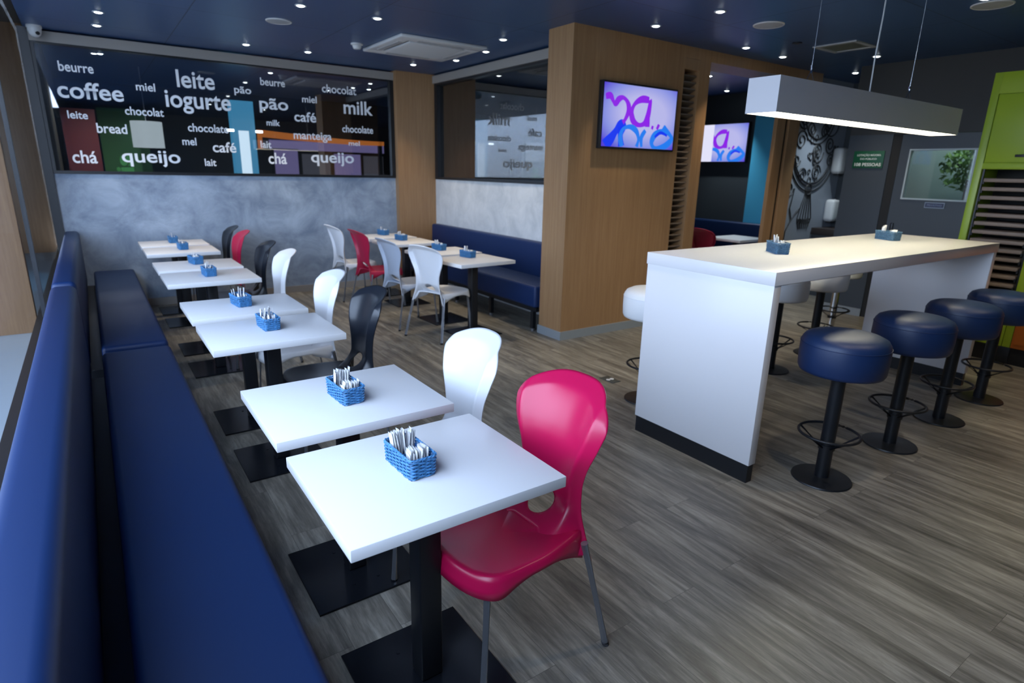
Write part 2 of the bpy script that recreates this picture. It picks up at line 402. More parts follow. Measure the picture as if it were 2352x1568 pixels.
# mural of scrolls, rings and tassels in black line
def _mural(bm):
    y = -.004
    def C(cx, cz, r, a0=0, a1=2*PI, w=.009, sx=1, n=28):
        pts = [(cx+sx*r*math.cos(a0+(a1-a0)*i/n), y, cz+r*math.sin(a0+(a1-a0)*i/n)) for i in range(n+1)]
        tube(bm, pts, w, 4)
    def sp(cx, cz, r, turns, w=.008, flip=1):
        n = int(26*turns); pts = []
        for i in range(n+1):
            t = i/n; a = t*turns*2*PI*flip; q = r*(1-.8*t)
            pts.append((cx+q*math.cos(a), y, cz+q*math.sin(a)))
        tube(bm, pts, w, 4)
    rnd = random.Random(11)
    for r in (.46, .50, .56): C(7.95, 1.98, r, PI*.95, PI*2.02, .010)
    C(7.95, 2.42, .34, PI, 2*PI, .012); C(7.95, 2.42, .40, PI, 2*PI, .009)
    C(7.62, 2.35, .16, 0, 2*PI, .011); C(7.62, 2.35, .11)
    C(8.28, 2.30, .17, 0, 2*PI, .009)
    for (cx, cz, r, t, f) in [(7.60, 2.05, .13, 1.8, 1), (8.02, 1.92, .15, 1.7, -1), (8.05, 1.66, .11, 1.8, 1), (8.30, 2.02, .12, 1.8, -1),
                              (8.36, 1.82, .09, 1.6, 1), (7.72, 1.62, .10, 1.7, 1), (7.55, 1.80, .09, 1.6, -1), (8.20, 2.50, .13, 1.8, 1),
                              (7.80, 2.20, .10, 1.7, -1), (7.42, 2.50, .12, 1.8, 1), (7.48, 1.45, .10, 1.7, -1), (8.12, 2.18, .10, 1.6, 1)]:
        sp(cx, cz, r, t, .010, f)
    for i in range(16):
        cx = 7.98+rnd.uniform(-.16, .16); cz = 1.86+rnd.uniform(-.36, .34); C(cx, cz, rnd.uniform(.03, .055), 0, 2*PI, .008, .8, 14)
    # tassel
    for k in range(6):
        dx = (k-2.5)*.045
        tube(bm, [(7.93+dx*.4, y, 1.44), (7.93+dx*1.0, y, 1.25), (7.93+dx*1.5, y, 1.06), (7.93+dx*.9, y, .92)], .009, 4)
        C(7.93+dx*1.2, 1.02, .035, 0, 2*PI, .008, .6, 12)
    C(7.93, 1.44, .07, 0, 2*PI, .011)
    tube(bm, [(7.60, y, 1.45), (7.55, y, 1.2), (7.62, y, 1.05), (7.52, y, .9), (7.50, y, .6)], .010, 4)
    tube(bm, [(7.62, y, 1.05), (7.72, y, 1.15), (7.80, y, 1.2)], .009, 4)
build('mural_drawing', _mural, M['ink'], mw, loc=(0, 4.46, 0))

# ------------------------------------------------------------------ lettered window in the back wall
w1 = struct('window_1', -.235, 3.47, YB+.015, YB+.025, 1.49, 2.695, M['glassback'])
def _wf(bm):
    z0, z1, x0, x1 = 1.462, 2.706, -.262, 3.52
    box(bm, x0, x1, YB-.02, YB+.05, z0, 1.492); box(bm, x0, x1, YB-.02, YB+.05, 2.690, z1)
    box(bm, x0, -.232, YB-.02, YB+.05, 1.492, 2.690); box(bm, 3.468, x1, YB-.02, YB+.05, 1.492, 2.690)
build('window_frame', _wf, M['black'], w1)
words = [('beurre', -0.067, 2.458, 0.291, 0.091), ('coffee', -0.109, 2.208, 0.564, 0.159), ('miel', 0.579, 2.332, 0.179, 0.08), ('leite', 0.973, 2.402, 0.38, 0.176), ('iogurte', 0.841, 2.19, 0.662, 0.168), ('pão', 1.554, 2.39, 0.185, 0.073), ('beurre', 1.85, 2.5, 0.28, 0.082), ('chocolat', 2.575, 2.484, 0.442, 0.095), ('miel', 2.322, 2.348, 0.18, 0.077), ('pão', 1.817, 2.239, 0.332, 0.122), ('milk', 2.84, 2.253, 0.39, 0.162), ('leite', -0.059, 2.011, 0.171, 0.074), ('chocolat', 0.447, 2.08, 0.361, 0.082), ('café', 2.213, 2.122, 0.267, 0.113), ('bread', 0.171, 1.883, 0.271, 0.096), ('chocolate', 1.028, 1.942, 0.42, 0.085), ('milk', 1.881, 2.053, 0.154, 0.067), ('chocolate', 2.808, 2.026, 0.417, 0.086), ('manteiga', 2.188, 1.916, 0.475, 0.088), ('mel', 0.955, 1.793, 0.143, 0.08), ('lait', 1.791, 1.794, 0.123, 0.081), ('mel', 2.884, 1.864, 0.149, 0.058), ('café', 1.26, 1.728, 0.253, 0.112), ('chá', -0.08, 1.574, 0.214, 0.124), ('queijo', 0.355, 1.594, 0.559, 0.126), ('lait', 1.16, 1.571, 0.121, 0.078), ('chá', 1.867, 1.614, 0.216, 0.128), ('queijo', 2.384, 1.644, 0.558, 0.124)]
for w, x, z, wd, h in words:
    lettering(w, M['vinyl'], w1, (x, YB+.012, z), (1, 0, 0), (0, 0, 1), wd, h, .016, .002)

# the unit behind the lettered window
def far_box(name, lab, cat, x0, x1, y0, y1, z0, z1, m, **k):
    return tag(bx(name, x0, x1, y0, y1, z0, z1, m, None, **k), lab, cat)
struct('wall_shop_back', -.27, 6.0, 12.3, 12.45, 0, H, M['dark2'])
struct('wall_shop_left', -.27, -.20, 8.02, 9.3, 0, H, M['dark2'])
struct('shop_left_light_block', -.29, -.20, 12.3, 14.4, 0, 3.74, M['dark2'])  # unseen wall added to keep stray sky light off the farther column
struct('wall_shop_left_head', -.27, -.20, 9.3, 12.3, 2.25, H, M['dark2'])
struct('window_5', -.245, -.235, 9.3, 12.3, 0, 2.25, glass('blue_tinted_glass', (.22, .60, .85), .03, 1.5, True))
struct('wall_shop_side', 5.6, 5.7, 8.2, 12.3, 0, H, M['dark2'])
far_box('display_board', 'dull red board behind the lettered glass at left', 'panel', -.15, .22, 10.0, 10.06, 0, 2.25, M['shopred'])
gp = far_box('display_board', 'green advertising board with pale green letters behind the lettered glass', 'panel', .25, .82, 10.3, 10.36, 0, 2.30, M['shopgreen'])
lettering('is', M['shopgreenl'], gp, (.58, 10.293, 1.46), (0, 0, 1), (-1, 0, 0), .22, .20, .03, .004)
dl = thing('drum_pendant', (.79, 9.95, 0), 'large pale drum pendant lamp glowing behind the lettered glass', 'lamp')
build('lamp_shade', lambda bm: lathe(bm, [(.19, 1.79), (.19, 2.13)], 40), M['drum'], dl, smooth=True)
build('cord', lambda bm: tube(bm, [(0, 0, 2.13), (0, 0, H)], .006, 6), M['plastic_white'], dl)
bc = thing('lit_column', (2.05, 10.0, 0), 'bright blue column with a glowing white front behind the lettered glass', 'column')
bx('column_face', -.16, .16, 0, .2, 0, 2.50, M['lit_blue'], bc)
bx('light_panel', -.08, .06, -.03, 0, .9, 2.08, M['lit_white'], bc)
for s in (-1, 1):
    build('wall_light', lambda bm: lathe(bm, [(0, 2.06), (.05, 2.06), (.05, 2.09), (0, 2.09)], 20, (s*.20, -.06)), emis('sconce_glow', (.9, .97, 1), 9), bc)
of = thing('shop_fascia', (3.4, 11.0, 0), 'curved glowing orange shop fascia behind the lettered glass at right', 'sign')
def _arc(bm):
    for i in range(24):
        a = i/24; b_ = (i+1)/24
        f = lambda t: (-.9+2.2*t, 2.18-.10*math.sin(t*PI*.5)-.02)
        x0, z0 = f(a); x1, z1 = f(b_)
        vs = [bm.verts.new(p) for p in ((x0, 0, z0), (x1, 0, z1), (x1, 0, z1-.11+.04*b_), (x0, 0, z0-.11+.04*a))]
        vt = [bm.verts.new(v.co+Vector((0, .08, 0))) for v in vs]
        bm.faces.new(vs); bm.faces.new(vt[::-1])
        for k in range(4): bm.faces.new((vs[k], vs[(k+1) % 4], vt[(k+1) % 4], vt[k]))
build('fascia_band', _arc, M['shoporange'], of)
bx('fascia_post', 1.2, 1.26, 0, .08, 0, 2.06, M['black'], of)
bx('fascia_end', -.93, -.87, 0, .08, 1.86, 2.16, M['shoporange'], of)
for i, (x0, x1, z0, z1, mm, lab) in enumerate([
    (2.75, 3.15, 1.3, 1.86, 'purple', 'lilac poster behind the lettered glass left of the grey poster'),
    (3.22, 3.72, 1.3, 1.80, 'posterw', 'pale grey poster in a black frame behind the lettered glass'),
    (3.80, 4.30, 1.3, 1.82, 'purple', 'lilac poster in a black frame near the oak corner column'),
    (4.36, 4.75, 1.3, 1.80, 'posterw', 'rightmost grey poster in a black frame behind the lettered glass')]):
    t = thing('wall_poster', ((x0+x1)/2, 11.2, 0), lab, 'poster')
    hw = (x1-x0)/2
    bx('poster_frame', -hw-.02, hw+.02, 0, .04, z0-.02, z1+.02, M['black'], t)
    bx('poster_sheet', -hw, hw, -.008, 0, z0, z1, M[mm], t)
t = thing('banner', (3.75, 11.27, 0), 'long lilac banner above the posters behind the lettered glass', 'sign')
bx('banner_sheet', -1.05, 1.05, -.02, .02, 1.86, 2.02, M['purple'], t)
for s in (-1, 1): bx('banner_post', s*1.0-.02, s*1.0+.02, .02, .05, 0, 2.0, M['black'], t)
# ------------------------------------------------------------------ smoked window in the nook wall
w2 = struct('window_2', 4.13, 4.14, 4.66, 7.70, 1.48, 2.70, M['glassnook'])
def _wf2(bm):
    box(bm, 4.08, 4.16, 4.66, 7.78, 1.455, 1.485); box(bm, 4.08, 4.16, 4.66, 7.78, 2.68, 2.706); box(bm, 4.08, 4.16, 7.70, 7.78, 1.485, 2.68)
build('window_frame', _wf2, M['black'], w2)

# ------------------------------------------------------------------ shop front on the left
struct('wall_left_light_block', -.52, -.40, -3.0, -.3, 0, H+.9, M['dark2'])  # unseen solid wall added to hold back daylight behind the camera
w3 = struct('window_3', -.465, -.455, -.3, 13.4, .27, 3.72, M['glass'])
def _sf(bm):
    for y in (-.28, 6.48):
        box(bm, -.476, -.444, y-.02, y+.02, .27, 3.72)
    box(bm, -.50, -.42, -.3, 13.4, 3.66, 3.74)
build('window_frame', _sf, M['black'], w3)
struct('wall_left_kerb', -.52, -.40, -.3, 12.5, 0, .27, M['black'])
struct('trim_9', -.34, -.262, YB-.04, YB+.14, 0, H, M['black'])
# outside: paving, covered walk and oak clad columns
tag(bx('paving', -9, -.52, -6, 22, -.16, 0, M['outground']), kind='structure')
tag(bx('walkway_soffit', -4.2, -.30, 3.2, 22, 3.74, 3.95, M['outwall']), kind='structure')
tag(bx('walkway_light_block', -4.4, -4.2, 6.5, 22, 0, 3.9, M['outwall']), kind='structure')  # unseen wall added to block daylight and darken the paving
t = tag(bx('walkway_column', -1.5, -.57, 7.1, 7.22, 0, 3.74, M['wood2'], None, .004), 'near oak clad column outside the glass at the far left', 'column')
t = tag(bx('walkway_column', -1.5, -.34, 13.5, 14.3, 0, 3.74, M['wood2'], None, .004), 'farther oak clad column outside the glass beside the lettered window', 'column')

# ------------------------------------------------------------------ banquettes
def leg_foot(parent, x, y, top, foot=True):
    l = build('leg', lambda bm: box(bm, x-.022, x+.022, y-.022, y+.022, .03, top, .003), M['black'], parent)
    if foot: build('foot', lambda bm: lathe(bm, [(0, 0), (.016, 0), (.020, .008), (.020, .018), (.010, .03), (0, .03)], 16, (x, y)), M['alu'], l, smooth=True)
def bench(loc, y0, y1, lab, left=True):
    t = thing('banquette_bench', loc, lab, 'bench')
    if left:
        build('seat_cushion', lambda bm: box(bm, -.07, .305, y0, y1, .30, .45, .028, 5), M['navy'], t, smooth=True)
        build('backrest_cushion', lambda bm: box(bm, -.262, -.135, y0, y1, .33, .885, .035, 5), M['navy'], t, smooth=True)
        bx('seat_frame', -.24, .25, y0+.03, y1-.03, .235, .30, M['black'], t)
        bx('back_panel', -.255, -.20, y0+.02, y1-.02, .10, .335, M['black'], t)
        n = max(2, int((y1-y0)/1.1)+1)
        for i in range(n):
            yy = y0+.12+(y1-y0-.24)*i/(n-1)
            leg_foot(t, .20, yy, .236)
    return t
bench((0, 0, 0), -1.6, 4.33, 'long navy leatherette bench along the shop front, the nearer section')
bench((0, 0, 0), 4.44, 7.80, 'navy leatherette bench section by the lettered window wall')
t = thing('banquette_bench', (0, 0, 0), 'navy leatherette bench in the nook against the pale concrete wall', 'bench')
build('seat_cushion', lambda bm: box(bm, 3.565, 4.0, 4.68, 7.70, .25, .475, .028, 5), M['navy'], t, smooth=True)
build('backrest_cushion', lambda bm: box(bm, 3.965, 4.082, 4.68, 7.70, .40, .845, .03, 5), M['navy'], t, smooth=True)
bx('seat_frame', 3.60, 4.03, 4.70, 7.68, .205, .25, M['black'], t)
for y in (4.745, 5.54, 6.33, 7.12, 7.6): leg_foot(t, 3.60, y, .21)

# ------------------------------------------------------------------ cafe tables
def make_table(W=.64, D=.544):
    t = thing('cafe_table', (0, 0, 0), 'x', 'table')
    build('tabletop', lambda bm: box(bm, -W/2, W/2, -D/2, D/2, .716, .75, .0022, 2), M['white'], t, smooth=True)
    build('underframe', lambda bm: (box(bm, -.20, .20, -.03, .03, .70, .716), box(bm, -.03, .03, -.18, .18, .70, .716)), M['black'], t)
    build('pedestal', lambda bm: box(bm, -.0375, .0375, -.0375, .0375, .012, .70, .006, 3), M['black'], t, smooth=True)
    build('base_plate', lambda bm: (box(bm, -.215, .215, -.215, .215, 0, .010, .002),
          [lathe(bm, [(.006, .010), (.006, .0125), (0, .0125)], 12, (a, b_)) for a in (-.05, .05) for b_ in (-.12, .12)]), M['blackgl'], t)
    return t
TX = .6965
ty = [1.156, 1.811, 2.964, 3.634, 4.842, 5.494, 6.583, 7.219]
ordn = ['nearest the camera', 'second from the camera', 'third from the camera', 'fourth from the camera', 'fifth from the camera', 'sixth from the camera', 'second from the far wall', 'last by the lettered wall']
first = make_table()
tabs = []
for i, y in enumerate(ty):
    t = first if i == 0 else copy_tree(first)
    put(t, (TX, y+.272, 0), 0, 'white cafe table beside the left bench, %s' % ordn[i], 'tables along the left bench')
    tabs.append(t)
nook = [(3.02, 4.99, 4), (3.04, 5.64, 2), (3.06, 6.62, 0), (3.07, 7.26, 0)]
nl = ['nearest the big oak pillar', 'second from the big oak pillar', 'third from the big oak pillar', 'last beside the corner column']
for (x, y, a), l in zip(nook, nl):
    put(copy_tree(first), (x, y, 0), math.radians(a), 'white cafe table in the nook, %s' % l, 'tables in the nook')
put(copy_tree(first), (7.50, 5.15, 0), 0, 'white table in the far room seen through the oak opening', 'tables in the far room')
# far room bench
t = thing('banquette_bench', (0, 0, 0), 'dark navy bench along the far room wall below the small screen', 'bench')
build('seat_cushion', lambda bm: box(bm, 7.75, 8.25, 4.75, 8.0, .25, .475, .03, 4), M['navydark'], t, smooth=True)
build('backrest_cushion', lambda bm: box(bm, 8.26, 8.39, 4.75, 8.0, .40, .90, .03, 4), M['navydark'], t, smooth=True)
bx('plinth', 7.8, 8.36, 4.8, 7.95, 0, .25, M['black'], t)

# ------------------------------------------------------------------ moulded chairs
def lerp_tab(tab, x):
    if x <= tab[0][0]: return tab[0][1]
    if x >= tab[-1][0]: return tab[-1][1]
    n = len(tab)
    sl = [(tab[i+1][1]-tab[i][1])/(tab[i+1][0]-tab[i][0]) for i in range(n-1)]
    for i in range(n-1):
        if x <= tab[i+1][0]:
            def m(j):
                if j == 0: return sl[0]
                if j == n-1: return sl[-1]
                return (sl[j-1]+sl[j])/2 if sl[j-1]*sl[j] > 0 else 0
            h = tab[i+1][0]-tab[i][0]; t = (x-tab[i][0])/h
            return (2*t**3-3*t*t+1)*tab[i][1]+(t**3-2*t*t+t)*h*m(i)+(-2*t**3+3*t*t)*tab[i+1][1]+(t**3-t*t)*h*m(i+1)
WB = [(.34, .212), (.42, .182), (.50, .156), (.585, .150), (.66, .166), (.74, .200), (.82, .222), (.90, .227), (.95, .227)]
LEAN = [(.34, -.006), (.44, 0), (.56, .006), (.66, .020), (.76, .046), (.86, .090), (.94, .145)]
def back_pt(u, z):
    w = lerp_tab(WB, z); au = abs(u)
    e = lerp_tab([(.34, .0), (.46, .012), (.60, .020), (.80, .050), (.93, .054)], z)
    x = -.205-lerp_tab(LEAN, z)
    # dished centre, rim turned back
    ku = min(au/.77, 1)
    x += e*ku**2.6
    if au > .77: x -= (au-.77)/.23*.026
    return Vector((x, u*w, z))
def back_bm(bm):
    N, K = 56, 72
    us = [math.sin(PI/2*(-1+2*i/N)*.999)*.55+(-1+2*i/N)*.45 for i in range(N+1)]
    HC, HA, HB = .502, .056, .037   # hole centre z, half width, half height
    g = []
    for u in us:
        au = abs(u)
        zt = .790+.130*max(0, 1-au**2.7)**.55
        z0 = .446-.096*max(0, (au-.35)/.65)**1.6
        col = []
        for k in range(K+1):
            v = k/K
            z = z0+(zt-z0)*v
            # rim: top band turned back as well
            p = back_pt(u, z)
            d = (zt-z)
            tb = max(0, (.042-d)/.042)*max(0, min(1, (z-.72)/.08))*.026; sb = max(0, (au-.77)/.23)*.026
            p.x += sb-max(tb, sb)
            # lower middle sweeps forward into the seat
            if z < .545: p.x += .085*((.545-z)/.09)**1.7*max(0, 1-(au/.93)**5)
            col.append(bm.verts.new(p))
        g.append(col)
    for i in range(N):
        for k in range(K): bm.faces.new((g[i][k], g[i+1][k], g[i+1][k+1], g[i][k+1]))
    # oval opening above the seat
    kill = [f for f in bm.faces if ((f.calc_center_median().y/HA)**2+((f.calc_center_median().z-HC)/HB)**2) < 1]
    bmesh.ops.delete(bm, geom=kill, context='FACES')
    for v in [v for v in bm.verts if not v.link_faces]: bm.verts.remove(v)
    for v in bm.verts:
        if v.is_boundary and abs(v.co.y) < .10 and .43 < v.co.z < .60:
            q = Vector((v.co.y/HA, (v.co.z-HC)/HB))
            if .3 < q.length < 1.5 and v.co.z > .4475+0.0:
                q.normalize(); z = HC+q.y*HB; y = q.x*HA
                p = back_pt(y/lerp_tab(WB, z), z)
                if z < .545: p.x += .085*((.545-z)/.09)**1.7*max(0, 1-(abs(y)/lerp_tab(WB, z)/.93)**5)
                v.co = p
def seat_bm(bm):
    # outline from rear right round the front to rear left
    pts = []
    def side(x): return lerp_tab([(-.205, .168), (-.12, .188), (0, .204), (.10, .203)], x)
    n1 = 16
    for i in range(n1): x = -.205+.305*i/n1; pts.append((x, side(x)))
    n2 = 22
    for i in range(n2+1):
        a = PI/2*(1-i/n2); c = math.cos(a); s = math.sin(a)
        pts.append((.10+.125*abs(c)**.80, .203*abs(s)**.74 if s > 0 else 0))
    pts = pts+[(x, -y) for x, y in pts[:-1][::-1]]
    nf = len(pts)
    for i in range(1, 12):
        y = -.168+.336*i/12; pts.append((-.205+.060*max(0, 1-(abs(y)/.150)**5), y))
    n = len(pts)
    def zt(x, y, f): return .455-.016*(1-f**2)+.004*(x+.2)
    cx = -.0
    rings = []
    for f in (.2, .4, .6, .78, .9, .965, 1.0):
        rings.append([bm.verts.new((cx+(x-cx)*f, y*f, zt(x*f, y*f, f)-(.004 if f == 1 else 0)-(.007*f**8 if i >= nf else 0))) for i, (x, y) in enumerate(pts)])
    def depth(x, y):
        return lerp_tab([(-.205, .105), (-.13, .060), (-.05, .030), (.03, .028), (.10, .044), (.16, .070), (.23, .062)], x)
    for q, o in ((.25, .006), (.6, .010), (1.0, .013)):
        ring = []
        for i, (x, y) in enumerate(pts):
            L = math.hypot(x-cx, y) or 1
            if i >= nf: ring.append(bm.verts.new((x, y, .444-.006*q)))
            else: ring.append(bm.verts.new((x+(x-cx)/L*o, y+y/L*o, .452-depth(x, y)*q)))
        rings.append(ring)
    c = bm.verts.new((cx, 0, .44))
    for i in range(n): bm.faces.new((c, rings[0][i], rings[0][(i+1) % n]))
    for a, b_ in zip(rings, rings[1:]):
        for i in range(n): bm.faces.new((a[i], a[(i+1) % n], b_[(i+1) % n], b_[i]))
chair_cache = {}
def make_chair(m):
    t = thing('moulded_chair', (0, 0, 0), 'x', 'chair')
    s = build('seat', seat_bm, m, t, smooth=60)
    md = s.modifiers.new('shell', 'SOLIDIFY'); md.thickness = .006; md.offset = -1
    b_ = build('backrest', back_bm, m, t, smooth=60)
    md = b_.modifiers.new('shell', 'SOLIDIFY'); md.thickness = .007; md.offset = 0
    for sy in (1, -1):
        lf = build('leg', lambda bm: tube(bm, [(.172, sy*.164, .430), (.206, sy*.190, .012)], .0125, 16), M['alu'], t, smooth=True)
        build('foot', lambda bm: tube(bm, [(.2058, sy*.1898, .014), (.2070, sy*.1908, 0)], .0142, 14), M['rubber'], lf, smooth=True)
        lr = build('leg', lambda bm: tube(bm, [(-.200, sy*.194, .42), (-.288, sy*.240, .012)], .0125, 16), M['alu'], t, smooth=True)
        build('foot', lambda bm: tube(bm, [(-.2875, sy*.2395, .014), (-.2890, sy*.2410, 0)], .0142, 14), M['rubber'], lr, smooth=True)
    return t
def chair(kind, x, y, rz, lab, group):
    m = {'red': M['red'], 'white': M['wplast'], 'black': M['bplast'], 'grey': M['wplast_shade'], 'crimson': M['red2']}[kind]  # grey kind is the white chair with shade painted in
    if kind not in chair_cache:
        t = chair_cache[kind] = make_chair(m)
    else: t = copy_tree(chair_cache[kind])
    return put(t, (x, y, 0), math.radians(rz), lab, group)
G1 = 'chairs facing the left bench'
chair('red', .966, 1.415, 184, 'glossy raspberry red moulded chair at the nearest cafe table', G1)
chair('white', 1.0, 2.09, 179, 'white moulded chair right behind the big raspberry red chair', G1)
chair('black', .985, 3.24, 180, 'black moulded chair at the third table, its seat visible under the tabletop', G1)
chair('white', .985, 3.93, 180, 'white moulded chair just beyond the black chair with visible seat', G1)
chair('white', 1.0, 5.14, 180, 'white moulded chair at the fifth left table, right in front of a black chair', G1)
chair('black', 1.0, 5.80, 180, 'black moulded chair between the farthest left row white chair and the far raspberry chair', G1)
chair('crimson', 1.0, 6.88, 180, 'raspberry moulded chair far down the left row before the last black chair', G1)
chair('black', 1.0, 7.46, 180, 'black moulded chair at the far end of the left row by the concrete wall', G1)
G2 = 'chairs at the nook tables'
chair('white', 2.74, 5.09, 19, 'white moulded chair at the nook table nearest the oak pillar', G2)
chair('grey', 2.67, 5.68, 6, 'white moulded chair painted shade grey, between the red and near white nook chairs', G2)
chair('crimson', 2.72, 6.60, 4, 'crimson moulded chair between the white and shade grey chairs of the nook', G2)
chair('white', 2.66, 7.25, 4, 'farthest white moulded chair of the nook, left of the crimson chair', G2)
chair('crimson', 6.90, 5.10, 0, 'crimson moulded chair back in the far room beyond the oak opening', 'chair in the far room')

# ------------------------------------------------------------------ wicker baskets and sachets
def make_basket(wm, near=True):
    t = thing('wicker_basket', (0, 0, 0), 'x', 'basket')
    hx, hy, h, cr = .040, .082, .062, .012
    def per(s, off=0.0, z=0):
        # rounded rectangle by angle
        segs = []; 
        a = hx+off; b_ = hy+off
        pts = []
        for (cx, cy, a0) in ((a-cr, b_-cr, 0), (-(a-cr), b_-cr, PI/2), (-(a-cr), -(b_-cr), PI), (a-cr, -(b_-cr), 1.5*PI)):
            for k in range(4): q = a0+PI/2*k/3; pts.append((cx+cr*math.cos(q), cy+cr*math.sin(q)))
        return pts
    base = per(0)
    # resample perimeter
    def resamp(pts, n):
        P = pts+[pts[0]]; L = [0]
        for a, b_ in zip(P, P[1:]): L.append(L[-1]+math.dist(a, b_))
        out = []
        for i in range(n):
            s = L[-1]*i/n; j = max(k for k in range(len(L)) if L[k] <= s+1e-9)
            j = min(j, len(P)-2); f = (s-L[j])/max(1e-9, L[j+1]-L[j])
            x = P[j][0]+(P[j+1][0]-P[j][0])*f; y = P[j][1]+(P[j+1][1]-P[j][1])*f
            dx, dy = P[j+1][0]-P[j][0], P[j+1][1]-P[j][1]; l = math.hypot(dx, dy) or 1
            out.append((x, y, dy/l, -dx/l))
        return out
    NS = 22 # stakes
    n = NS*4
    R = resamp(base, n)
    def weave(bm):
        rows = 11
        for r in range(rows):
            z = .005+(h-.010)*r/(rows-1)
            fl = 1+.06*z/h
            pts = []
            for i, (x, y, nx, ny) in enumerate(R):
                o = .0022*math.cos(PI*(i/4)+PI*r)
                pts.append((x*fl+nx*o, y*fl+ny*o, z+.0006*math.sin(i*1.7+r)))
            tube(bm, pts, .0023, 5, closed=True)
    build('woven_wall', weave, wm, t, smooth=True)
    def stakes(bm):
        for i in range(0, n, 4):
            x, y, nx, ny = R[i]; tube(bm, [(x, y, .002), (x*1.06, y*1.06, h)], .0016, 5)
    build('stakes', stakes, wm, t)
    def rim(bm):
        for k in (0, 1):
            pts = [(x*1.06+nx*.0022*math.cos(i*1.3+k*PI), y*1.06+ny*.0022*math.cos(i*1.3+k*PI), h+.0015+.0018*math.sin(i*1.3+k*PI)) for i, (x, y, nx, ny) in enumerate(R)]
            tube(bm, pts, .0024, 5, closed=True)
    build('rim', rim, wm, t, smooth=True)
    build('basket_floor', lambda bm: box(bm, -hx+.002, hx-.002, -hy+.002, hy-.002, .001, .004), M['wickerin'], t)
    build('inner_lining', lambda bm: (box(bm, -hx+.0035, -hx+.0045, -hy+.006, hy-.006, .004, h-.008), box(bm, hx-.0045, hx-.0035, -hy+.006, hy-.006, .004, h-.008),
        box(bm, -hx+.006, hx-.006, -hy+.0035, -hy+.0045, .004, h-.008), box(bm, -hx+.006, hx-.006, hy-.0045, hy-.0035, .004, h-.008)), M['wickerin'], t)
    build('divider', lambda bm: box(bm, -hx+.004, hx-.004, -.0012, .0012, .004, h-.016), M['wickerin'], t)
    return t
def packet_mesh(w, h, th):
    bm = bmesh.new(); nx, nz = 5, 7; g = {}
    for s in (1, -1):
        for i in range(nx+1):
            for k in range(nz+1):
                u, v = i/nx, k/nz
                d = th/2*(max(0, math.sin(PI*u))**.6)*(max(0, math.sin(PI*min(1, max(0, (v-.07)/.86))))**.5)
                if i in (0, nx) or k in (0, nz):
                    if s == -1: g[s, i, k] = g[1, i, k]; continue
                    d = 0
                g[s, i, k] = bm.verts.new(((u-.5)*w, s*d, v*h))
        for i in range(nx):
            for k in range(nz):
                q = (g[s, i, k], g[s, i+1, k], g[s, i+1, k+1], g[s, i, k+1])
                bm.faces.new(q if s == 1 else q[::-1])
    me = bpy.data.meshes.new('paper_sachet'); bm.to_mesh(me); bm.free(); me.shade_smooth(); return me
PM = {'tall': packet_mesh(.022, .098, .0020), 'wide': packet_mesh(.036, .074, .0026)}
for m_ in PM.values(): m_.materials.append(M['paper'])
bk = {}
rnd = random.Random(5)
def basket(x, y, z, rz, where, ntall, nwide, dark=False, plural='sachets'):
    key = dark
    if key not in bk: t = bk[key] = make_basket(M['wickerd'] if dark else M['wicker'])
    else: t = copy_tree(bk[key])
    put(t, (x, y, z), rz, '%s wicker basket on %s' % ('grey blue' if dark else 'blue', where), 'wicker baskets on the tables')
    c, s = math.cos(rz), math.sin(rz)
    for kind, n, y0, y1 in (('tall', ntall, .012, .072), ('wide', nwide, -.072, -.012)):
        for i in range(n):
            o = bpy.data.objects.new('paper_sachet', PM[kind]); COL.objects.link(o)
            lx = (-.030+.060*(i+.5)/n)*(1 if n > 5 else .6); ly = (y0+y1)/2+rnd.uniform(-.009, .009)
            o.location = (x+c*lx-s*ly, y+s*lx+c*ly, z+.0045)
            o.rotation_euler = (rnd.uniform(-.16, .16), rnd.uniform(-.05, .05)+lx*1.2, rz+PI/2+rnd.uniform(-.15, .15))
            sc = rnd.uniform(.90, 1.06); o.scale = (1, 1, sc)
            if kind == 'tall':
                tag(o, 'slim white sachet in the rear half of the basket on %s' % where, 'sachet', 'slim sachets in the basket on %s' % where)
            else:
                tag(o, 'wide white sachet in the front half of the basket on %s' % where, 'sachet', 'wide sachets in the basket on %s' % where)
tw = ['the table nearest the camera', 'the second left table', 'the third left table', 'the fourth left table',
      'the fifth left table', 'the sixth left table', 'the seventh left table', 'the last left table']
bpos = [(.664, 1.448), (.695, 2.075), (.70, 3.28), (.69, 3.93), (.695, 5.15), (.695, 5.84), (.72, 6.91), (.70, 7.55)]
for i, ((x, y), w) in enumerate(zip(bpos, tw)):
    n = [17, 16, 9, 7, 5, 4, 4, 3][i]
    basket(x, y, .75, math.radians([2, 3, 2, 6, 2, 8, 2, 0][i]), w, n, [15, 14, 8, 6, 4, 4, 3, 3][i])
for (x, y), w in zip([(3.05, 5.17), (3.05, 5.78), (3.07, 6.80), (3.11, 7.44)], ['the nearest nook table', 'the second nook table', 'the third nook table', 'the farthest nook table']):
    basket(x, y-.03, .75, math.radians(8), w, 3, 3)
basket(3.41, 2.05, 1.146, math.radians(-38), 'the near bar half', 4, 4, True)
basket(5.0, 2.12, 1.146, math.radians(-20), 'the far bar half', 4, 4, True)

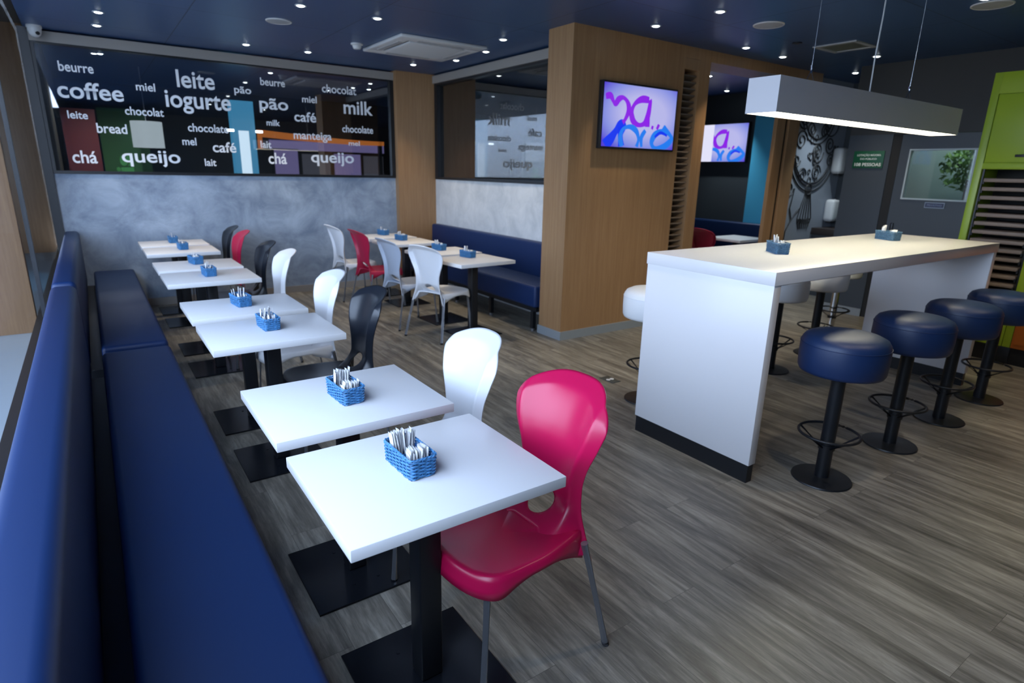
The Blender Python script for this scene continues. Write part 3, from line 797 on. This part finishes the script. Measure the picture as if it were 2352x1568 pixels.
# ------------------------------------------------------------------ white bar
BX0, BX1, BY0, BY1 = 2.681, 5.64, 1.599, 2.431
t = thing('bar_table', (BX0, BY0, 0), 'long white bar height table with solid end panels under the linear lamp', 'table')
Lx, Ly = BX1-BX0, BY1-BY0
bx('worktop', 0, Lx, 0, Ly, 1.078, 1.146, M['whiteb'], t, .002)
bx('end_panel', .006, .066, .004, Ly-.004, .105, 1.078, M['whiteb'], t, .0015)
bx('end_panel', Lx-.066, Lx-.006, .004, Ly-.004, .105, 1.078, M['whiteb'], t, .0015)
bx('plinth', .012, .060, .010, Ly-.010, 0, .105, M['black'], t)
bx('plinth', Lx-.060, Lx-.012, .010, Ly-.010, 0, .105, M['black'], t)
bx('apron', .066, Lx-.066, .30, .36, .98, 1.078, M['whiteb'], t)

# linear pendant lamp
t = thing('linear_pendant', (3.0, 2.015, 0), 'long white linear pendant lamp glowing above the bar', 'lamp')
build('lamp_housing', lambda bm: (box(bm, 0, 2.33, -.092, -.086, 1.917, 2.095), box(bm, 0, 2.33, .086, .092, 1.917, 2.095),
      box(bm, 0, .006, -.086, .086, 1.917, 2.095), box(bm, 2.324, 2.33, -.086, .086, 1.917, 2.095), box(bm, .006, 2.324, -.086, .086, 2.085, 2.095)), M['lampbody'], t)
bx('diffuser', .006, 2.324, -.086, .086, 1.921, 1.930, M['lampglow'], t)
for x in (.43, 1.65):
    w_ = build('suspension_wire', lambda bm: (tube(bm, [(x, 0, 2.17), (x, 0, H)], .0022, 6), tube(bm, [(x, 0, 2.17), (x-.05, 0, 2.095)], .0018, 6), tube(bm, [(x, 0, 2.17), (x+.05, 0, 2.095)], .0018, 6)), M['chrome'], t)
    build('gripper', lambda bm: tube(bm, [(x, 0, 2.155), (x, 0, 2.195)], .007, 10), M['chrome'], w_)
build('power_cord', lambda bm: tube(bm, [(1.12, 0, 2.09), (1.122, .004, 2.3), (1.118, -.003, 2.55), (1.12, 0, H)], .0045, 8), M['plastic_white'], t)

# ------------------------------------------------------------------ bar stools
def make_stool(seat_m, pole_m, sh=.62):
    t = thing('bar_stool', (0, 0, 0), 'x', 'stool')
    r = .208
    prof = [(0, .618), (r-.03, .618), (r-.008, .625), (r, .642), (r+.003, .70), (r+.002, .765), (r-.003, .788), (r-.016, .808), (r-.045, .822), (r-.10, .831), (0, .836)]
    s = build('seat', lambda bm: lathe(bm, prof, 64), seat_m, t, smooth=50)
    build('seam', lambda bm: tube(bm, [((r+.0015)*math.cos(2*PI*i/64), (r+.0015)*math.sin(2*PI*i/64), .772) for i in range(64)], .0022, 6, closed=True), seat_m, s, smooth=True)
    build('pole', lambda bm: lathe(bm, [(.036, .012), (.036, .585), (.06, .608), (.06, .618)], 32), pole_m, t, smooth=True)
    build('base_plate', lambda bm: lathe(bm, [(0, 0), (.150, 0), (.153, .004), (.150, .010), (.06, .016), (.036, .018), (0, .018)], 56), M['black'], t, smooth=True)
    def fr(bm):
        R = .150; z = .272
        tube(bm, [(R*math.cos(2*PI*i/48), R*math.sin(2*PI*i/48), z) for i in range(48)], .0075, 10, closed=True)
        for a, a2 in ((100, 165), (138, 180), (308, 243), (270, 228)):
            q = math.radians(a); b_ = math.radians(a2)
            tube(bm, [(R*math.cos(q), R*math.sin(q), z), (.036*math.cos(b_), .036*math.sin(b_), .192)], .006, 8)
        lathe(bm, [(.036, .180), (.042, .180), (.042, .208), (.036, .208)], 28)
    build('footrest', fr, M['black'], t, smooth=True)
    return t
G = 'navy bar stools in front of the bar'
s0 = make_stool(M['navydark'], M['black'])
for i, (x, lab) in enumerate([(3.10, 'navy padded bar stool nearest the camera'), (3.90, 'second navy padded bar stool from the camera'),
                              (4.63, 'third navy padded bar stool from the camera'), (5.35, 'farthest navy padded bar stool, beside the slatted shelves')]):
    put(s0 if i == 0 else copy_tree(s0), (x, 1.415, 0), math.radians(-8*i), lab, G)
s1 = make_stool(M['whiteleather'], M['black'])
for i, (x, y, lab) in enumerate([(3.15, 2.76, 'white padded bar stool sticking out behind the left end of the bar'),
                              (4.60, 2.68, 'bar stool behind the bar seen through its opening, just right of the end panel'),
                              (5.38, 2.75, 'bar stool on a black pole behind the bar, left of the chrome pole stool')]):
    put(s1 if i == 0 else copy_tree(s1), (x, y, 0), .4*i, lab, 'white stools behind the bar')
s2 = make_stool(M['whiteleather'], M['chrome'])
put(s2, (6.25, 3.04, 0), 0, 'bar stool on a chrome pole behind the bar', 'white stools behind the bar')

# ------------------------------------------------------------------ screens
def screen(name, loc, rz, w, h, lab, glare=False):
    t = thing(name, loc, lab, 'screen', rz)
    build('bezel', lambda bm: (box(bm, -w/2, w/2, -.0, .05, 0, h, .004)), M['black'], t, smooth=True)
    m, nt, b = new_mat('screen_picture'); L = nt.links
    b.inputs['Base Color'].default_value = (0, 0, 0, 1)
    tc = nt.nodes.new('ShaderNodeTexCoord'); mp = nt.nodes.new('ShaderNodeMapping')
    L.new(tc.outputs['Generated'], mp.inputs['Vector'])
    gr = nt.nodes.new('ShaderNodeTexGradient'); gr.gradient_type = 'SPHERICAL'
    mp.inputs['Location'].default_value = (-.55*1.25, 0, -.55*1.25); mp.inputs['Scale'].default_value = (1.25, 0, 1.25)
    L.new(mp.outputs['Vector'], gr.inputs['Vector'])
    r = nt.nodes.new('ShaderNodeValToRGB')
    r.color_ramp.elements[0].color = (.10, .06, .75, 1); r.color_ramp.elements[1].color = (.55, .55, .95, 1)
    r.color_ramp.elements[0].position = .12; r.color_ramp.elements[1].position = .62
    k = r.color_ramp.elements.new(.34); k.color = (.28, .33, .88, 1)
    L.new(gr.outputs['Fac'], r.inputs['Fac']); L.new(r.outputs['Color'], b.inputs['Emission Color']); b.inputs['Emission Strength'].default_value = .85
    bx('picture', -w/2+.018, w/2-.018, -.003, .0, .018, h-.018, m, t)
    mag = emis('magenta_stroke', (.28, .02, .85), .9); blu = emis('blue_stroke', (.01, .045, .95), .9); cy = emis('cyan_stroke', (.02, .22, .95), .9)
    W, Hh = w-.036, h-.036
    def P(u, v, d=-.0045): return Vector((-W/2+u*W, d, .018+(1-v)*Hh))
    def stroke(nm, pts, wd, mm, d=-.0045):
        pts = [P(u, v, d) for u, v in pts]
        # smooth by Catmull-Rom
        out = []
        for i in range(len(pts)-1):
            p0, p1, p2, p3 = pts[max(0, i-1)], pts[i], pts[i+1], pts[min(len(pts)-1, i+2)]
            for k in range(6):
                s = k/6
                out.append(.5*((2*p1)+(p2-p0)*s+(2*p0-5*p1+4*p2-p3)*s*s+(-p0+3*p1-3*p2+p3)*s**3))
        out.append(pts[-1])
        def f(bm):
            Ls, Rs = [], []
            for i, p in enumerate(out):
                dd = (out[min(i+1, len(out)-1)]-out[max(i-1, 0)]); dd.normalize()
                nn = Vector((-dd.z, 0, dd.x)); q = wd*1.75*(.8+.2*math.sin(i*.35))
                a = p+nn*q; b2 = p-nn*q
                for c in (a, b2):
                    c.x = max(-W/2+.001, min(W/2-.001, c.x)); c.z = max(.019, min(.017+Hh, c.z))
                Ls.append(bm.verts.new(a)); Rs.append(bm.verts.new(b2))
            for i in range(len(out)-1): bm.faces.new((Ls[i], Ls[i+1], Rs[i+1], Rs[i]))
        return build(nm, f, mm, t)
    k = h/.58
    stroke('brush_letter', [(.02, .22), (.08, .20), (.12, .28), (.15, .32), (.19, .24), (.25, .21), (.31, .28), (.33, .40), (.29, .55), (.26, .60)], .017*k, mag)
    stroke('brush_letter', [(.60, .20), (.50, .20), (.41, .28), (.37, .42), (.40, .56), (.48, .62), (.56, .58), (.60, .45), (.62, .20), (.60, .45), (.60, .64)], .019*k, mag)
    stroke('brush_dots', [(.66, .635), (.69, .65)], .010*k, mag); stroke('brush_dots', [(.74, .61), (.77, .64)], .016*k, mag)
    stroke('brush_letter', [(.03, .98), (.10, .90), (.17, .76), (.22, .66), (.26, .66), (.24, .80), (.26, .98)], .030*k, blu, -.0040)
    stroke('brush_letter', [(.27, .99), (.24, .85), (.27, .71), (.36, .66), (.45, .72), (.49, .85), (.47, .98)], .016*k, cy, -.0048)
    stroke('brush_letter', [(.58, .70), (.53, .82), (.54, .98)], .014*k, cy)
    stroke('brush_letter', [(.83, .62), (.86, .66), (.94, .74), (.97, .82), (.88, .94), (.74, .99), (.68, .90), (.72, .76), (.82, .69), (.90, .74)], .019*k, cy, -.0052)
    stroke('brush_letter', [(.72, .80), (.80, .72), (.90, .76)], .009*k, blu, -.0056)
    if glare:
        bx('painted_reflection_band', -w/2+.06, -w/2+.33, -.0075, -.006, .018, h-.018, emis('reflection_band_glow', (.8, .8, 1), .95), t)  # white reflection on the screen, painted as a glowing strip
    return t
screen('wall_screen', (4.435, 4.255, 1.812), 0, 1.01, .585, 'black framed screen with purple and blue brush letters on the oak pillar')
screen('wall_screen', (8.40, 6.27, 1.79), -PI/2, 0.96, .60, 'smaller looking screen with a painted white reflection in the far room', True)

# ------------------------------------------------------------------ lime and orange cabinet on the right
CX = 6.62
t = thing('shelf_cabinet', (CX, 2.20, 0), 'lime green cabinet with an open bay of slatted brown shelves', 'cabinet')
def cb(n, x0, x1, y0, y1, z0, z1, m, bev=.0015, parent=None): return bx(n, x0, x1, y0, y1, z0, z1, m, parent or t, bev)
cb('side_panel', 0, .78, -.058, 0, .16, 2.50, M['lime'])
cb('side_panel', 0, .78, -.578, -.52, .16, 1.76, M['lime'])
cb('top_box', .018, .78, -1.6, -.058, 1.70, 2.50, M['lime'])
cb('top_rail', 0, .018, -1.6, -.058, 2.325, 2.50, M['lime'])
cb('top_rail', 0, .018, -1.6, -.058, 1.70, 1.752, M['lime'])
d_ = cb('door', -.002, .016, -.86, -.068, 1.758, 2.318, M['lime'])
cb('handle', -.018, -.002, -.42, -.28, 1.80, 1.822, M['black'], .003, d_)
cb('door', -.002, .016, -1.6, -.866, 1.758, 2.318, M['lime'])
cb('bay_back', .40, .42, -.52, -.058, .52, 1.70, M['seam'])
for i in range(17):
    z = 1.605-.0755*i
    if z < .5: break
    s_ = build('shelf', lambda bm: box(bm, .004, .40, -.492, -.088, z-.017, z+.017, .008), M['tan'], t, smooth=True)
def _rails(bm):
    for y in (-.072, -.508):
        box(bm, .02, .04, y-.006, y+.006, .52, 1.70)
        for i in range(15): lathe(bm, [(0, 1.57-.0755*i), (.009, 1.57-.0755*i), (.009, 1.60-.0755*i), (0, 1.60-.0755*i)], 10, (.012, y+(-.018 if y > -.3 else .018)))
build('shelf_rails', _rails, M['black'], t)
cb('bottom_rail', 0, .78, -.52, -.058, .46, .52, M['lime'])
cb('lower_door', -.002, .78, -.515, -.062, .16, .455, M['lime'])
def _gap(bm):
    for a, b_, c, d in ((-.47, -.11, .19, .194), (-.47, -.11, .425, .429), (-.47, -.466, .19, .429), (-.114, -.11, .19, .429)): box(bm, -.004, -.001, a, b_, c, d)
build('groove', _gap, M['seam'], t)
cb('kickboard', .03, .78, -.578, 0, 0, .16, M['black'])
t = thing('base_cabinet', (CX, 1.62, 0), 'orange lower cabinet at the right edge beside the lime cabinet', 'cabinet')
cb('cabinet_body', 0, .78, -1.2, -.002, .16, 1.02, M['orange'], parent=t)
cb('door', -.016, 0, -.60, -.02, .20, .98, M['orange'], parent=t)
cb('kickboard', .03, .78, -1.2, -.002, 0, .16, M['black'], parent=t)

# ------------------------------------------------------------------ ceiling fittings
def spot_make():
    t = thing('downlight', (0, 0, 0), 'x', 'ceiling light')
    build('trim_ring', lambda bm: lathe(bm, [(.030, 0), (.044, 0), (.046, -.003), (.044, -.006), (.032, -.006), (.030, 0)], 28), M['plastic_white'], t, smooth=True)
    build('lens', lambda bm: lathe(bm, [(.031, -.004), (.020, -.010), (0, -.013)], 24), M['spot'], t, smooth=True)
    return t
spots = [(.29, 6.67, 'left of the ceiling vent, first of the far left pair'), (.29, 7.30, 'nearest the far left corner above the lettered window'),
 (1.60, 5.30, 'by the front edge left of the round speaker'), (2.24, 5.29, 'right of the left round speaker'), (1.60, 7.30, 'above the middle of the lettered window'), (2.24, 7.27, 'above the right half of the lettered window'),
 (3.53, 5.28, 'left of the oak pillar top'), (3.73, 5.91, 'at the right corner of the large air conditioner'), (3.75, 6.59, 'at the far edge of the large air conditioner'), (3.50, 7.21, 'near the oak corner column'),
 (4.22, 3.95, 'right in front of the big oak pillar'), (4.24, 3.31, 'left of the middle round speaker'), (5.57, 3.99, 'above the oak header, left one'), (6.26, 4.02, 'above the oak header, right one'),
 (6.93, 3.38, 'right of the square ceiling diffuser'), (7.80, 4.02, 'in front of the mural'), (5.33, 1.93, 'cut by the top edge beside the right speaker'),
 (6.765, 5.34, 'in the far room, left one through the opening'), (8.09, 6.04, 'in the far room, right one through the opening')]
s0 = spot_make()
LD = []
for i, (x, y, lab) in enumerate(spots):
    put(s0 if i == 0 else copy_tree(s0), (x, y, H), 0, 'small round white downlight %s' % lab, 'downlights')
    l = bpy.data.lights.new('downlight_beam', 'SPOT'); l.energy = 44; l.color = (1, .83, .60); l.spot_size = math.radians(78); l.spot_blend = .8; l.shadow_soft_size = .03
    o = bpy.data.objects.new('downlight_beam', l); COL.objects.link(o); o.location = (x, y, H-.03); LD.append(o)
    if x > 6.7 and y > 4: o.data.color = (.80, .92, 1); o.data.energy = 95
for x, y in ((2.4, 1.0), (3.6, .6), (4.9, .5), (6.1, .6), (2.4, 3.0)):  # unseen downlights added to warm the floor and stools
    put(copy_tree(s0), (x, y, H), 0, 'small round white downlight added overhead, out of view', 'added overhead downlights')
    o = bpy.data.objects.new('downlight_beam', LD[0].data); COL.objects.link(o); o.location = (x, y, H-.03)
for x, y, w_ in ((.35, 9.1, 'above the red and green boards'), (2.3, 9.2, 'in front of the lit column'), (4.0, 9.9, 'before the posters')):  # downlights added to brighten the dim boards and posters
    put(copy_tree(s0), (x, y, H), 0, 'small white added downlight behind the lettered glass, %s' % w_, 'added downlights behind the lettered glass')
    l = bpy.data.lights.new('shop_fill_beam', 'SPOT'); l.energy = 120; l.color = (1, .95, .88); l.spot_size = math.radians(130); l.spot_blend = .8; l.shadow_soft_size = .03
    o = bpy.data.objects.new('shop_fill_beam', l); COL.objects.link(o); o.location = (x, y, H-.03)
def speaker(x, y, r, lab):
    t = thing('ceiling_speaker', (x, y, H), lab, 'speaker', 0, 'round ceiling speakers')
    build('rim', lambda bm: lathe(bm, [(r-.012, 0), (r, 0), (r, -.006), (r-.006, -.009), (r-.012, -.006)], 48), M['plastic_white'], t, smooth=True)
    build('grille', lambda bm: lathe(bm, [(r-.012, -.005), (r*.5, -.008), (0, -.009)], 48), M['plastic_grey'], t, smooth=True)
speaker(1.60, 5.97, .11, 'round ceiling speaker at left above the lettered window side')
speaker(4.905, 3.32, .125, 'round ceiling speaker between the oak pillar and the lamp wires')
speaker(5.55, 1.96, .13, 'round ceiling speaker at the top right corner')
t = thing('smoke_detector', (2.50, 6.46, H), 'white dome smoke detector left of the large air conditioner', 'detector')
build('base', lambda bm: lathe(bm, [(0, 0), (.062, 0), (.062, -.012), (.05, -.018), (0, -.018)], 32), M['plastic_white'], t, smooth=True)
build('sensor_head', lambda bm: lathe(bm, [(.044, -.018), (.044, -.035), (.034, -.052), (0, -.056)], 32), M['plastic_white'], t, smooth=True)
t = thing('security_camera', (-.20, 7.72, H), 'white dome security camera in the far left ceiling corner', 'camera')
build('base', lambda bm: lathe(bm, [(0, 0), (.062, 0), (.062, -.025), (0, -.025)], 32), M['plastic_white'], t, smooth=True)
build('dome', lambda bm: lathe(bm, [(.055, -.025), (.056, -.05), (.045, -.082), (.024, -.10), (0, -.105)], 32), M['plastic_white'], t, smooth=True)
build('lens', lambda bm: tube(bm, [(.015, -.030, -.062), (.024, -.060, -.075)], .017, 16), M['black'], t, smooth=True)
# large air conditioner cassette
t = thing('air_conditioner', (3.115, 6.16, H), 'large white square air conditioner cassette on the navy ceiling', 'air conditioner')
def _pan(bm):
    box(bm, -.48, .48, -.49, -.33, -.032, 0, .012, 3); box(bm, -.48, .48, .33, .49, -.032, 0, .012, 3)
    box(bm, -.48, -.33, -.34, .34, -.032, 0, .012, 3); box(bm, .33, .48, -.34, .34, -.032, 0, .012, 3)
build('panel', _pan, M['plastic_white'], t, smooth=True)
build('intake_grille', lambda bm: (box(bm, -.31, .31, -.31, .31, -.040, -.02, .008), [box(bm, -.29, .29, -.28+.04*i, -.272+.04*i, -.043, -.039) for i in range(15)]), M['plastic_white'], t, smooth=True)
for a in range(4):
    c, s = round(math.cos(a*PI/2)), round(math.sin(a*PI/2))
    def _lv(bm):
        box(bm, -.26, .26, -.412, -.362, -.037, -.030, .002)
        for v in bm.verts: v.co = Vector((c*v.co.x-s*v.co.y, s*v.co.x+c*v.co.y, v.co.z))
    build('louvre', _lv, M['plastic_grey'], t)
bx('recess', -.34, .34, -.34, .34, -.018, -.002, M['seam'], t)
t = thing('ceiling_diffuser', (6.215, 3.345, H), 'square recessed ceiling diffuser beyond the lamp wires', 'vent')
def _df(bm):
    for a, b_, c, d in ((-.21, .21, -.21, -.165), (-.21, .21, .165, .21), (-.21, -.165, -.165, .165), (.165, .21, -.165, .165)): box(bm, a, b_, c, d, -.012, 0, .003)
build('frame', _df, M['plastic_grey'], t)
bx('blade', -.165, .165, -.165, .165, -.006, -.001, mat('diffuser_olive', (.10, .11, .07), .4), t)
t = thing('ceiling_sensor', (5.73, 3.55, H), 'small black round ceiling sensor beside the middle round speaker', 'sensor')
build('body', lambda bm: lathe(bm, [(0, 0), (.045, 0), (.045, -.008), (0, -.012)], 24), M['black'], t, smooth=True)
# floor socket
t = thing('floor_socket', (3.227, 3.208, 0), 'small dark floor socket plate with two pale outlets near the red chair', 'socket')
bx('cover_plate', -.045, .045, -.075, .075, 0, .004, mat('socket_grey', (.05, .06, .06), .4), t, .001)
for s in (-1, 1):
    build('outlet', lambda bm: lathe(bm, [(0, .004), (.017, .004), (.017, .006), (0, .0065)], 20, (s*.019, 0)), mat('outlet_white', (.7, .73, .75), .4), t, smooth=True)

# ------------------------------------------------------------------ light
w = bpy.data.worlds.new('daylight'); S.world = w; w.use_nodes = True
nt = w.node_tree; bg = nt.nodes['Background']
tc = nt.nodes.new('ShaderNodeTexCoord'); sep = nt.nodes.new('ShaderNodeSeparateXYZ'); nt.links.new(tc.outputs['Generated'], sep.inputs[0])
r = nt.nodes.new('ShaderNodeValToRGB'); e = r.color_ramp.elements
e[0].position = .47; e[0].color = (.34, .38, .42, 1); e[1].position = .53; e[1].color = (.60, .74, 1.0, 1)
mr = nt.nodes.new('ShaderNodeMapRange'); mr.inputs['From Min'].default_value = -1; nt.links.new(sep.outputs['Z'], mr.inputs['Value'])
nt.links.new(mr.outputs['Result'], r.inputs['Fac']); nt.links.new(r.outputs['Color'], bg.inputs['Color']); bg.inputs['Strength'].default_value = 8.3
def portal(loc, rot, sx, sy):
    l = bpy.data.lights.new('window_portal', 'AREA'); l.shape = 'RECTANGLE'; l.size = sx; l.size_y = sy; l.cycles.is_portal = True
    o = bpy.data.objects.new('window_portal', l); COL.objects.link(o); o.location = loc; o.rotation_euler = rot
portal((-.47, 6.55, 2.0), (0, -PI/2, 0), 3.4, 13.7)

# ------------------------------------------------------------------ camera
f, yaw, pitch, roll = 1359.6993, .6133759, .2801742, .0228295
fw = Vector((math.sin(yaw)*math.cos(pitch), math.cos(yaw)*math.cos(pitch), -math.sin(pitch)))
rt = Vector((math.cos(yaw), -math.sin(yaw), 0)); up = rt.cross(fw)
rt, up = rt*math.cos(roll)+up*math.sin(roll), up*math.cos(roll)-rt*math.sin(roll)
cam = bpy.data.cameras.new('camera'); co = bpy.data.objects.new('camera', cam); COL.objects.link(co)
co.matrix_world = Matrix(((rt.x, up.x, -fw.x, 0), (rt.y, up.y, -fw.y, 0), (rt.z, up.z, -fw.z, 1.59), (0, 0, 0, 1)))
cam.sensor_width = 36; cam.lens = f/2352*36; cam.clip_start = .02
cam.dof.use_dof = True; cam.dof.focus_distance = 2.0; cam.dof.aperture_fstop = 3.2
S.camera = co
S.view_settings.view_transform = 'Standard'; S.view_settings.look = 'None'; S.view_settings.gamma = 1; S.view_settings.use_curve_mapping = False
S.view_settings.exposure = 0.0
S.cycles.use_denoising = True
S.cycles.max_bounces = 8; S.cycles.diffuse_bounces = 5; S.cycles.transparent_max_bounces = 12
S.cycles.sample_clamp_indirect = 6
